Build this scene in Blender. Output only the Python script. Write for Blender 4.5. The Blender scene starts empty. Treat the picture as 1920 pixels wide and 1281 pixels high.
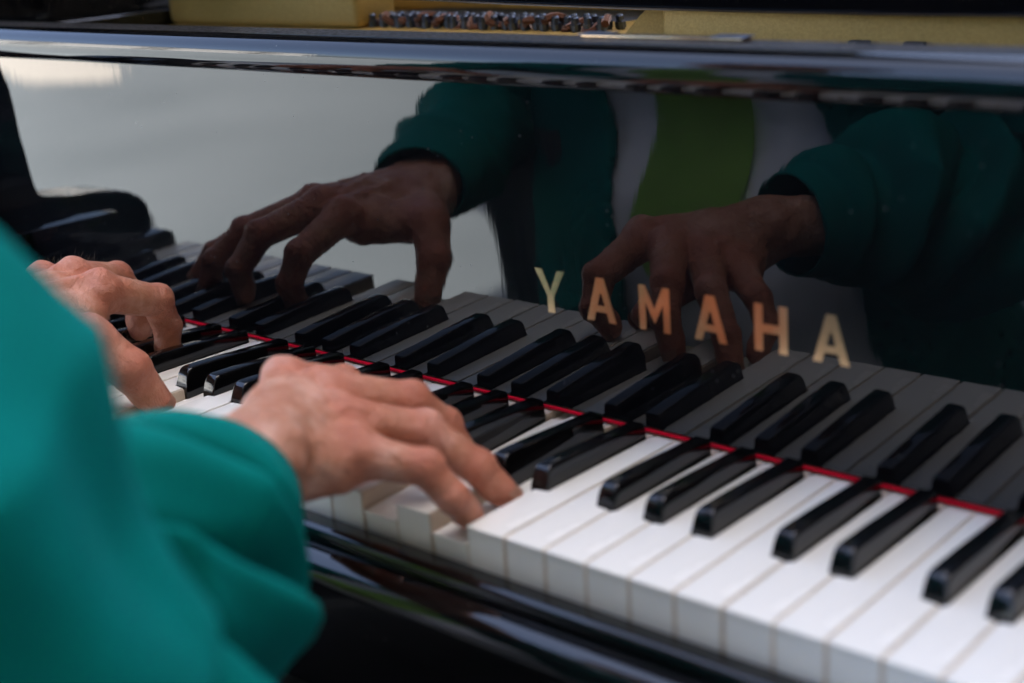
import bpy, bmesh, math, random
import numpy as np
from mathutils import Vector, noise

random.seed(7)
rad = math.radians
scene = bpy.context.scene
COL = scene.collection
KEYH = 730.0          # key tops stand 730 mm above the pavement; all model numbers below are millimetres from the key tops

# ------------------------------------------------------------------ camera, sky, sun, exposure
cam_d = bpy.data.cameras.new('camera')
cam = bpy.data.objects.new('camera', cam_d); COL.objects.link(cam)
cam.location = (0.380614, -0.442268, (284.655 + KEYH) / 1000)
cam.rotation_euler = (rad(72.31543), rad(3.30875), rad(40.48811))
cam_d.sensor_width = 36; cam_d.lens = 50.16
cam_d.clip_start = 0.02; cam_d.clip_end = 3000
cam_d.dof.use_dof = True
cam_d.dof.focus_distance = 0.90
cam_d.dof.aperture_fstop = 4.2
cam_d.dof.aperture_blades = 9
scene.camera = cam

SUN_EL, SUN_AZ = rad(70), rad(78)      # azimuth counted from +Y towards +X
world = bpy.data.worlds.new('World'); scene.world = world; world.use_nodes = True
wn = world.node_tree.nodes; wl = world.node_tree.links
sky = wn.new('ShaderNodeTexSky'); sky.sky_type = 'NISHITA'; sky.sun_disc = False
sky.sun_elevation = SUN_EL; sky.sun_rotation = SUN_AZ; sky.dust_density = 3.0; sky.air_density = 0.65
bg = wn['Background']; bg.inputs['Strength'].default_value = 0.15
wl.new(sky.outputs[0], bg.inputs['Color'])
sun_d = bpy.data.lights.new('sun', 'SUN'); sun_d.energy = 5.0; sun_d.angle = rad(0.5); sun_d.color = (1, 0.95, 0.88)
sun = bpy.data.objects.new('sun', sun_d); COL.objects.link(sun)
sdir = Vector((math.sin(SUN_AZ) * math.cos(SUN_EL), math.cos(SUN_AZ) * math.cos(SUN_EL), math.sin(SUN_EL)))
sun.rotation_euler = sdir.to_track_quat('Z', 'Y').to_euler()
sun.location = sdir * 20

vs = scene.view_settings
scene.display_settings.display_device = 'sRGB'
vs.view_transform = 'Standard'; vs.look = 'None'; vs.gamma = 1; vs.use_curve_mapping = False
vs.exposure = 2.82
scene.cycles.use_denoising = True
scene.cycles.max_bounces = 10
scene.cycles.sample_clamp_indirect = 8

# ------------------------------------------------------------------ helpers
def V(p): return Vector((p[0] / 1000, p[1] / 1000, (p[2] + KEYH) / 1000))

def empty(name, loc, label, cat, group=None):
    o = bpy.data.objects.new(name, None); COL.objects.link(o)
    o.location = loc; o.empty_display_size = 0.1
    o['label'] = label; o['category'] = cat
    if group: o['group'] = group
    return o

def world_loc(o):
    l = Vector(o.location)
    while o.parent: o = o.parent; l = l + Vector(o.location)
    return l

def link(name, me, parent=None, mat=None, smooth=True, mats=None, label=None):
    if mat and not me.materials: me.materials.append(mat)
    if mats and not me.materials:
        for m in mats: me.materials.append(m)
    o = bpy.data.objects.new(name, me); COL.objects.link(o)
    if smooth:
        me.polygons.foreach_set('use_smooth', [True] * len(me.polygons)); me.update()
    if parent: o.parent = parent
    if label: o['label'] = label
    return o

def from_mm(name, verts, faces, parent=None, mat=None, smooth=True, mats=None, fm=None, label=None):
    """mesh object from millimetre vertices (array or list), stored relative to its parent"""
    v = np.asarray(verts, dtype=np.float64).copy()
    v[:, 2] += KEYH; v /= 1000
    if parent is not None: v -= np.array(world_loc(parent))
    me = bpy.data.meshes.new(name)
    if isinstance(faces, np.ndarray):
        me.vertices.add(len(v)); me.vertices.foreach_set('co', v.ravel())
        n = len(faces); k = faces.shape[1]
        me.loops.add(n * k); me.loops.foreach_set('vertex_index', faces.ravel().astype(np.int32))
        me.polygons.add(n); me.polygons.foreach_set('loop_start', np.arange(0, n * k, k, dtype=np.int32))
        me.update(calc_edges=True); me.validate()
    else:
        me.from_pydata([tuple(x) for x in v], [], faces)
    o = link(name, me, parent, mat, smooth, mats, label)
    if fm is not None:
        me.polygons.foreach_set('material_index', fm)
    return o

def bm_obj(name, bm, parent=None, mat=None, smooth=False, mats=None, label=None):
    """bmesh in millimetres -> object"""
    off = world_loc(parent) if parent is not None else Vector((0, 0, 0))
    for v in bm.verts:
        v.co = V(v.co) - off
    bmesh.ops.recalc_face_normals(bm, faces=bm.faces)
    me = bpy.data.meshes.new(name); bm.to_mesh(me); bm.free()
    o = link(name, me, parent, mat, False, mats, label)
    if smooth:
        shade_auto(me)
    return o

def shade_auto(me, ang=35):
    me.polygons.foreach_set('use_smooth', [True] * len(me.polygons))
    try: me.set_sharp_from_angle(angle=rad(ang))
    except Exception: pass
    me.update()

def add_box(bm, x0, x1, y0, y1, z0, z1, bev=0.0, seg=2):
    r = bmesh.ops.create_cube(bm, size=1)
    for v in r['verts']:
        v.co = Vector((x0 + (v.co.x + .5) * (x1 - x0), y0 + (v.co.y + .5) * (y1 - y0), z0 + (v.co.z + .5) * (z1 - z0)))
    if bev > 0:
        es = set()
        for v in r['verts']: es.update(v.link_edges)
        bmesh.ops.bevel(bm, geom=list(es), offset=bev, segments=seg, profile=0.5, affect='EDGES')
    return bm

def box(name, x0, x1, y0, y1, z0, z1, parent, mat, bev=1.5, seg=2):
    bm = bmesh.new(); add_box(bm, x0, x1, y0, y1, z0, z1, bev, seg)
    return bm_obj(name, bm, parent, mat, smooth=True)

def extrude_x(name, prof, x0, x1, parent, mat, smooth=True, ends=True, bev=0):
    """closed profile of (y,z) points swept along X"""
    bm = bmesh.new()
    a = [bm.verts.new((x0, y, z)) for y, z in prof]; b = [bm.verts.new((x1, y, z)) for y, z in prof]
    n = len(prof)
    for i in range(n):
        bm.faces.new((a[i], a[(i + 1) % n], b[(i + 1) % n], b[i]))
    if ends:
        bm.faces.new(a); bm.faces.new(b[::-1])
    if bev:
        es = [e for e in bm.edges if all(v in a for v in e.verts) or all(v in b for v in e.verts)]
        bmesh.ops.bevel(bm, geom=es, offset=bev, segments=3, profile=0.5, affect='EDGES')
    return bm_obj(name, bm, parent, mat, smooth)

def add_cyl(bm, a, b, r0, r1, n=12, cap=True):
    a, b = Vector(a), Vector(b); d = (b - a).normalized()
    u = d.orthogonal().normalized(); w = d.cross(u)
    ra = [bm.verts.new(a + (u * math.cos(t) + w * math.sin(t)) * r0) for t in [2 * math.pi * i / n for i in range(n)]]
    rb = [bm.verts.new(b + (u * math.cos(t) + w * math.sin(t)) * r1) for t in [2 * math.pi * i / n for i in range(n)]]
    for i in range(n): bm.faces.new((ra[i], ra[(i + 1) % n], rb[(i + 1) % n], rb[i]))
    if cap: bm.faces.new(ra[::-1]); bm.faces.new(rb)

def add_tube(bm, pts, r, n=6):
    pts = [Vector(q) for q in pts]; prev = None
    for i, q in enumerate(pts):
        d = (pts[min(i + 1, len(pts) - 1)] - pts[max(i - 1, 0)]).normalized()
        u = d.cross(Vector((.3, .2, 1))).normalized(); w = d.cross(u)
        rr = r[i] if isinstance(r, (list, tuple)) else r
        ring = [bm.verts.new(q + (u * math.cos(2 * math.pi * k / n) + w * math.sin(2 * math.pi * k / n)) * rr) for k in range(n)]
        if prev:
            for k in range(n): bm.faces.new((prev[k], prev[(k + 1) % n], ring[(k + 1) % n], ring[k]))
        else: bm.faces.new(ring[::-1])
        prev = ring
    bm.faces.new(prev)

# ------------------------------------------------------------------ materials
def mat(name, base=(.5, .5, .5), rough=.5, metal=0.0, ior=1.5, **kw):
    m = bpy.data.materials.new(name); m.use_nodes = True
    b = m.node_tree.nodes['Principled BSDF']
    b.inputs['Base Color'].default_value = (*base, 1); b.inputs['Roughness'].default_value = rough
    b.inputs['Metallic'].default_value = metal; b.inputs['IOR'].default_value = ior
    for k, v in kw.items(): b.inputs[k.replace('_', ' ')].default_value = v
    return m, m.node_tree, b

def nd(t, kind, **kw):
    n = t.nodes.new(kind)
    for k, v in kw.items():
        if k in n.inputs: n.inputs[k].default_value = v
        else: setattr(n, k, v)
    return n

def obj_coord(t, scale=(1, 1, 1)):
    tc = nd(t, 'ShaderNodeTexCoord'); mp = nd(t, 'ShaderNodeMapping')
    mp.inputs['Scale'].default_value = scale
    t.links.new(tc.outputs['Object'], mp.inputs['Vector'])
    return mp.outputs[0]

def ramp(t, src, stops):
    r = nd(t, 'ShaderNodeValToRGB')
    while len(r.color_ramp.elements) > 1: r.color_ramp.elements.remove(r.color_ramp.elements[-1])
    for i, (p, c) in enumerate(stops):
        e = r.color_ramp.elements[0] if i == 0 else r.color_ramp.elements.new(p)
        e.position = p; e.color = (*c, 1) if len(c) == 3 else (c[0], c[0], c[0], 1)
    t.links.new(src, r.inputs[0])
    return r.outputs[0]

def bump(t, b, src, strength, dist, prev=None):
    n = nd(t, 'ShaderNodeBump'); n.inputs['Strength'].default_value = strength; n.inputs['Distance'].default_value = dist
    t.links.new(src, n.inputs['Height'])
    if prev: t.links.new(prev, n.inputs['Normal'])
    t.links.new(n.outputs[0], b.inputs['Normal'])
    return n.outputs[0]

def lacquer_mat(name, ior=1.62, rough=.015, dust=1.0, base=(.0035, .0035, .004)):
    m, t, b = mat(name, base, rough, ior=ior)
    co = obj_coord(t)
    sm = nd(t, 'ShaderNodeTexNoise', Scale=22.0, Detail=5.0, Roughness=.6); t.links.new(co, sm.inputs['Vector'])
    t.links.new(ramp(t, sm.outputs[0], [(.42, (rough,)), (.75, (rough + .035 * dust,))]), b.inputs['Roughness'])
    # dust specks: sparse tiny spots that are pale and matt
    vo = nd(t, 'ShaderNodeTexVoronoi', Scale=210.0); t.links.new(co, vo.inputs['Vector'])
    n2 = nd(t, 'ShaderNodeTexNoise', Scale=60.0, Detail=2.0); t.links.new(co, n2.inputs['Vector'])
    a = ramp(t, vo.outputs['Distance'], [(.06, (1,)), (.16, (0,))]); c = ramp(t, n2.outputs[0], [(.60, (0,)), (.64, (1,))])
    mul = nd(t, 'ShaderNodeMath', operation='MULTIPLY'); t.links.new(a, mul.inputs[0]); t.links.new(c, mul.inputs[1])
    mix = nd(t, 'ShaderNodeMix', data_type='RGBA')
    t.links.new(mul.outputs[0], mix.inputs['Factor'])
    mix.inputs['A'].default_value = (*base, 1); mix.inputs['B'].default_value = (.07 * dust, .068 * dust, .065 * dust, 1)
    t.links.new(mix.outputs['Result'], b.inputs['Base Color'])
    w = nd(t, 'ShaderNodeTexNoise', Scale=7.0, Detail=1.0); t.links.new(co, w.inputs['Vector'])
    pv = bump(t, b, w.outputs[0], .06, .002)
    mp = nd(t, 'ShaderNodeMapping'); mp.inputs['Scale'].default_value = (130, 130, 20); t.links.new(t.nodes['Texture Coordinate'].outputs['Object'], mp.inputs['Vector'])
    w2 = nd(t, 'ShaderNodeTexNoise', Scale=1.0, Detail=2.0); t.links.new(mp.outputs[0], w2.inputs['Vector'])
    bump(t, b, w2.outputs[0], .05, .0005, pv)
    return m

M_LAC = lacquer_mat('black_lacquer')
M_FALL = lacquer_mat('fallboard_lacquer', ior=1.56, rough=.012, dust=1.0)
M_CASE = lacquer_mat('case_lacquer', ior=1.55, rough=.03, dust=.6)

# dusty top of the fallboard
def dusty_mat():
    m, t, b = mat('dusty_lacquer', (.01, .01, .01), .28)
    co = obj_coord(t)
    n = nd(t, 'ShaderNodeTexNoise', Scale=420.0, Detail=3.0); t.links.new(co, n.inputs['Vector'])
    t.links.new(ramp(t, n.outputs[0], [(.45, (.009, .008, .0075)), (.64, (.024, .02, .017)), (.76, (.13, .12, .10))]), b.inputs['Base Color'])
    t.links.new(ramp(t, n.outputs[0], [(.4, (.3,)), (.7, (.6,))]), b.inputs['Roughness'])
    return m
M_DUST = dusty_mat()

def ivory_mat():
    m, t, b = mat('white_key_plastic', (.78, .775, .75), .22, ior=1.48)
    co = obj_coord(t)
    n = nd(t, 'ShaderNodeTexNoise', Scale=18.0, Detail=4.0); t.links.new(co, n.inputs['Vector'])
    t.links.new(ramp(t, n.outputs[0], [(.3, (.775, .76, .70)), (.7, (.795, .78, .725))]), b.inputs['Base Color'])
    t.links.new(ramp(t, n.outputs[0], [(.3, (.24,)), (.7, (.28,))]), b.inputs['Roughness'])
    return m
M_IVORY = ivory_mat()

def wood_mat(name, a, bb, rough=.55, sc=(60, 3, 60)):
    m, t, b = mat(name, a, rough)
    co = obj_coord(t, sc)
    n = nd(t, 'ShaderNodeTexNoise', Scale=4.0, Detail=5.0); t.links.new(co, n.inputs['Vector'])
    t.links.new(ramp(t, n.outputs[0], [(.3, a), (.7, bb)]), b.inputs['Base Color'])
    return m
M_WOOD = wood_mat('spruce_key_wood', (.60, .50, .39), (.68, .59, .48))

def black_key_mat():
    m, t, b = mat('black_key_finish', (.004, .004, .0045), .1, ior=1.5)
    co = obj_coord(t)
    n = nd(t, 'ShaderNodeTexNoise', Scale=90.0, Detail=4.0); t.links.new(co, n.inputs['Vector'])
    t.links.new(ramp(t, n.outputs[0], [(.35, (.055,)), (.7, (.12,))]), b.inputs['Roughness'])
    return m
M_BLACK = black_key_mat()

def felt_mat(name, col, col2, sheen=.3):
    m, t, b = mat(name, col, .95, Sheen_Weight=sheen, Specular_IOR_Level=.1)
    co = obj_coord(t)
    n = nd(t, 'ShaderNodeTexNoise', Scale=900.0, Detail=3.0); t.links.new(co, n.inputs['Vector'])
    t.links.new(ramp(t, n.outputs[0], [(.3, col), (.7, col2)]), b.inputs['Base Color'])
    bump(t, b, n.outputs[0], .5, .0006)
    return m
M_FELT = felt_mat('red_felt', (.42, .001, .014), (.55, .003, .022), 0)
M_BROWNFELT = felt_mat('brown_felt', (.09, .035, .018), (.14, .055, .028))

def brass_mat():
    m, t, b = mat('polished_brass', (.74, .50, .28), .16, metal=1.0)
    co = obj_coord(t)
    n = nd(t, 'ShaderNodeTexNoise', Scale=300.0, Detail=3.0); t.links.new(co, n.inputs['Vector'])
    t.links.new(ramp(t, n.outputs[0], [(.3, (.15,)), (.7, (.2,))]), b.inputs['Roughness'])
    return m
M_BRASS = brass_mat()

def gold_mat():
    m, t, b = mat('gold_plate_paint', (.74, .54, .2), .42, metal=.35)
    co = obj_coord(t)
    n = nd(t, 'ShaderNodeTexNoise', Scale=700.0, Detail=4.0); t.links.new(co, n.inputs['Vector'])
    t.links.new(ramp(t, n.outputs[0], [(.3, (.38, .245, .065)), (.7, (.48, .32, .09))]), b.inputs['Base Color'])
    bump(t, b, n.outputs[0], .25, .0008)
    return m
M_GOLD = gold_mat()
M_STEEL = mat('blued_steel', (.10, .12, .16), .38, metal=1.0)[0]
M_HOLE = mat('dark_slot', (.006, .006, .006), .7)[0]

def cloth_mat(name, a, bb, weave=1500.0, rough=.85, sheen=.25, spec=.25):
    m, t, b = mat(name, a, rough, Sheen_Weight=sheen, Sheen_Roughness=.4, Specular_IOR_Level=spec)
    co = obj_coord(t)
    n = nd(t, 'ShaderNodeTexNoise', Scale=30.0, Detail=6.0); t.links.new(co, n.inputs['Vector'])
    t.links.new(ramp(t, n.outputs[0], [(.3, a), (.7, bb)]), b.inputs['Base Color'])
    w = nd(t, 'ShaderNodeTexNoise', Scale=weave, Detail=2.0); t.links.new(co, w.inputs['Vector'])
    bump(t, b, w.outputs[0], .35, .0004)
    return m
M_TEAL = cloth_mat('teal_wool', (0, .135, .118), (0, .170, .150), sheen=0, spec=.06)
M_LINING = cloth_mat('slate_lining', (.10, .125, .13), (.13, .155, .16))
M_SHIRT = cloth_mat('white_shirt_cotton', (.82, .83, .86), (.86, .87, .90))
M_TIE = cloth_mat('lime_tie_silk', (.40, .66, .14), (.46, .74, .17), rough=.6)
M_TROUS = cloth_mat('charcoal_trousers', (.006, .007, .008), (.010, .011, .012))
M_SHOE = mat('black_leather', (.012, .011, .01), .35)[0]
M_BENCH = mat('bench_leatherette', (.012, .012, .013), .45)[0]

def skin_mat():
    m, t, b = mat('skin', (.52, .28, .19), .5, ior=1.4, Subsurface_Weight=.12, Subsurface_Scale=.004)
    b.inputs['Subsurface Radius'].default_value = (1, .35, .2)
    co = obj_coord(t)
    n = nd(t, 'ShaderNodeTexNoise', Scale=42.0, Detail=6.0, Roughness=.6); t.links.new(co, n.inputs['Vector'])
    base = ramp(t, n.outputs[0], [(.34, (.41, .155, .085)), (.52, (.51, .235, .145)), (.66, (.68, .40, .30))])
    at = nd(t, 'ShaderNodeAttribute', attribute_name='flush')
    mix = nd(t, 'ShaderNodeMix', data_type='RGBA'); t.links.new(at.outputs['Fac'], mix.inputs['Factor'])
    t.links.new(base, mix.inputs['A']); mix.inputs['B'].default_value = (.56, .165, .105, 1)
    # freckles and age spots
    f = nd(t, 'ShaderNodeTexNoise', Scale=170.0, Detail=2.0); t.links.new(co, f.inputs['Vector'])
    fm = ramp(t, f.outputs[0], [(.66, (0,)), (.74, (.45,))])
    mix2 = nd(t, 'ShaderNodeMix', data_type='RGBA'); t.links.new(fm, mix2.inputs['Factor'])
    t.links.new(mix.outputs['Result'], mix2.inputs['A']); mix2.inputs['B'].default_value = (.34, .14, .075, 1)
    t.links.new(mix2.outputs['Result'], b.inputs['Base Color'])
    # skin cells and fine wrinkles
    v = nd(t, 'ShaderNodeTexVoronoi', Scale=900.0, feature='DISTANCE_TO_EDGE'); t.links.new(co, v.inputs['Vector'])
    w = nd(t, 'ShaderNodeTexNoise', Scale=260.0, Detail=6.0, Roughness=.65); t.links.new(co, w.inputs['Vector'])
    wr = nd(t, 'ShaderNodeTexNoise', Scale=70.0, Detail=3.0, Distortion=1.5); t.links.new(co, wr.inputs['Vector'])
    p = bump(t, b, wr.outputs[0], .6, .004)
    p = bump(t, b, w.outputs[0], .7, .0022, p)
    bump(t, b, v.outputs['Distance'], .6, .0008, p)
    t.links.new(ramp(t, w.outputs[0], [(.3, (.28,)), (.7, (.44,))]), b.inputs['Roughness'])
    return m
M_SKIN = skin_mat()
M_NAIL = mat('fingernail', (.56, .31, .22), .3)[0]
M_HAIR = mat('grey_hair', (.22, .19, .16), .5)[0]
M_ARMHAIR = mat('hand_hair', (.45, .37, .27), .5)[0]

def pavement_mat():
    m, t, b = mat('pale_pavement', (.42, .42, .40), .8)
    co = obj_coord(t)
    n = nd(t, 'ShaderNodeTexNoise', Scale=.55, Detail=3.0); t.links.new(co, n.inputs['Vector'])
    a = ramp(t, n.outputs[0], [(.32, (.20, .232, .245)), (.68, (.285, .32, .335))])
    f = nd(t, 'ShaderNodeTexNoise', Scale=60.0, Detail=5.0); t.links.new(co, f.inputs['Vector'])
    mix = nd(t, 'ShaderNodeMix', data_type='RGBA', blend_type='MULTIPLY'); mix.inputs['Factor'].default_value = .5
    t.links.new(a, mix.inputs['A']); t.links.new(ramp(t, f.outputs[0], [(.3, (.7,)), (.7, (1,))]), mix.inputs['B'])
    t.links.new(mix.outputs['Result'], b.inputs['Base Color'])
    bump(t, b, f.outputs[0], .4, .004)
    return m
M_PAVE = pavement_mat()
M_SUNPATCH = cloth_mat('painted_sunlight', (.60, .56, .49), (.70, .66, .59), weave=40, sheen=0)  # sunlight on the pavement, put into a paler warm colour
M_RENDER = cloth_mat('occluder_brown_render', (.26, .20, .14), (.32, .25, .18), weave=90, sheen=0)
M_POLE = mat('aluminium', (.6, .6, .6), .35, metal=1.0)[0]
M_ROOF = mat('roof_slate', (.08, .08, .085), .7)[0]
M_GLASS = mat('window_glass', (.02, .025, .03), .03)[0]

# ------------------------------------------------------------------ the setting
def ground():
    bm = bmesh.new(); add_box(bm, -400000, 400000, -400000, 400000, -KEYH - 300, -KEYH)
    o = bm_obj('pavement', bm, None, M_PAVE); o['kind'] = 'structure'
ground()
def sun_patch():  # sunlit patch of the pavement, painted as a paler face
    bm = bmesh.new(); vs_ = [bm.verts.new((x, y, -KEYH + 4)) for x, y in SUN_PATCH]; bm.faces.new(vs_)
    o = bm_obj('painted_sun_patch', bm, None, M_SUNPATCH); o['kind'] = 'structure'
SUN_PATCH = [(-9600, -4800), (-8100, -4140), (-7324, -4075), (-6469, -3870), (-5988, -3488), (-6508, -3329), (-6791, -3390), (-8300, -3950)]
sun_patch()
# ------------------------------------------------------------------ the grand piano
PIANO = empty('grand_piano', V((0, 700, -KEYH)), 'black lacquered grand piano being played, keyboard and mirror-like fallboard in front', 'piano')
P = 23.6
YF, TILT = 142.4, rad(1.393)
KOFF = {0: -3.37, 1: 0.0, 2: 3.37, 4: -2.36, 5: 2.36}
has_black = lambda k: -26 <= k <= 24 and (k % 7) in KOFF
PIV = 235.0
PRESSED_WHITE = {-3: 10.0, -5: 10.0, -17: 10.0, -14: 9.0}

def white_cap_mesh(l, r, lcut, rcut):
    """cap + front plate of one white key, local to (left boundary, pivot)"""
    bm = bmesh.new()
    yc, ye = 50.2, 139.0
    pts = [(l, -.8), (r, -.8)]
    if rcut is not None: pts += [(r, yc), (rcut, yc), (rcut, ye)]
    else: pts += [(r, ye)]
    if lcut is not None: pts += [(lcut, ye), (lcut, yc), (l, yc)]
    else: pts += [(l, ye)]
    a = [bm.verts.new((x, y, 0)) for x, y in pts]; b = [bm.verts.new((x, y, -1.1)) for x, y in pts]
    n = len(pts)
    bm.faces.new(a); bm.faces.new(b[::-1])
    for i in range(n): bm.faces.new((b[i], b[(i + 1) % n], a[(i + 1) % n], a[i]))
    es = [e for e in bm.edges if all(v in a for v in e.verts)]
    bmesh.ops.bevel(bm, geom=es, offset=.55, segments=3, profile=.5, affect='EDGES')
    add_box(bm, l + .1, r - .1, .0, 2.2, -22, -1.2, .25, 1)
    for v in bm.verts: v.co = Vector((v.co.x, v.co.y - PIV, v.co.z)) / 1000
    bmesh.ops.recalc_face_normals(bm, faces=bm.faces)
    me = bpy.data.meshes.new('white_key'); bm.to_mesh(me); bm.free(); me.materials.append(M_IVORY); shade_auto(me, 40)
    return me

def stick_mesh(l, r, lcut, rcut, y0=.55):
    bm = bmesh.new(); yc = 50.6
    l -= .76; r += .76
    lc = l if lcut is None else lcut + .3; rc = r if rcut is None else rcut - .3
    if y0 < yc: add_box(bm, l, r, y0, yc - .05, -22.5, -1.15)
    add_box(bm, lc, rc, max(y0, yc), PIV + 60, -22.5, -1.15)
    for v in bm.verts: v.co = Vector((v.co.x, v.co.y - PIV, v.co.z)) / 1000
    me = bpy.data.meshes.new('key_stick'); bm.to_mesh(me); bm.free(); me.materials.append(M_WOOD)
    return me

def black_mesh():
    bm = bmesh.new()
    secs = []
    def sec(y, h, wb, wt, rr):
        zb = -9.0
        pts = [(-wb, zb), (wb, zb)]
        for i in range(6):
            a = math.pi / 2 * i / 5
            pts.append((wt - rr + rr * math.cos(a), h - rr + rr * math.sin(a)))
        for i in range(6):
            a = math.pi / 2 + math.pi / 2 * i / 5
            pts.append((-wt + rr + rr * math.cos(a), h - rr + rr * math.sin(a)))
        return [bm.verts.new((x, y, z)) for x, z in pts]
    L = [(50.8, -3.0, 5.2, 5.0, .4), (51.3, 1.0, 5.55, 5.3, .5), (52.7, 6.0, 5.65, 5.0, 1.0), (53.7, 8.6, 5.7, 4.85, 1.4), (54.9, 10.3, 5.75, 4.75, 1.7),
         (56.4, 11.2, 5.75, 4.7, 1.8), (58.5, 11.6, 5.75, 4.7, 1.8), (80, 11.0, 5.75, 4.7, 1.8), (134.6, 8.0, 5.75, 4.8, 1.7), (135.4, 7.4, 5.6, 4.6, 1.3)]
    rings = [sec(*q) for q in L]; n = len(rings[0])
    for a, b in zip(rings, rings[1:]):
        for i in range(n): bm.faces.new((a[i], a[(i + 1) % n], b[(i + 1) % n], b[i]))
    bm.faces.new(rings[0][::-1]); bm.faces.new(rings[-1])
    for v in bm.verts: v.co = Vector((v.co.x, v.co.y - PIV, v.co.z)) / 1000
    bmesh.ops.recalc_face_normals(bm, faces=bm.faces)
    me = bpy.data.meshes.new('black_key'); bm.to_mesh(me); bm.free(); me.materials.append(M_BLACK); shade_auto(me, 38)
    return me

def build_keys():
    rng = random.Random(3)
    cache = {}
    base = Vector(PIANO.location)
    g = .88
    for j in range(-27, 25):
        lc = KOFF[j % 7] + 5.75 + .9 if has_black(j) else None
        rc = P + KOFF[(j + 1) % 7] - 5.75 - .9 if has_black(j + 1) else None
        key = (lc, rc)
        if key not in cache:
            cache[key] = (white_cap_mesh(g, P - g, lc, rc), stick_mesh(g, P - g, lc, rc))
        o = bpy.data.objects.new('white_key', cache[key][0]); COL.objects.link(o); o.parent = PIANO
        o.location = V((j * P + rng.uniform(-.08, .08), PIV, rng.uniform(-.12, .08))) - base
        d = PRESSED_WHITE.get(j, 0)
        o.rotation_euler = (math.asin(d / PIV), 0, rng.uniform(-.0006, .0006))
        if d: o['label'] = 'white key pressed down by a finger'
        s = bpy.data.objects.new('key_stick', cache[key][1]); COL.objects.link(s); s.parent = o
    bk = black_mesh(); bs = stick_mesh(-4.6, 4.6, None, None, 136)
    for k in range(-26, 25):
        if not has_black(k): continue
        o = bpy.data.objects.new('black_key', bk); COL.objects.link(o); o.parent = PIANO
        o.location = V((k * P + KOFF[k % 7] + rng.uniform(-.1, .1), PIV, rng.uniform(-.1, .1))) - base
        o.rotation_euler = (0, 0, rng.uniform(-.001, .001))
        s = bpy.data.objects.new('key_stick', bs); COL.objects.link(s); s.parent = o
build_keys()

def fall_y(z): return YF - z * math.tan(TILT)

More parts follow.
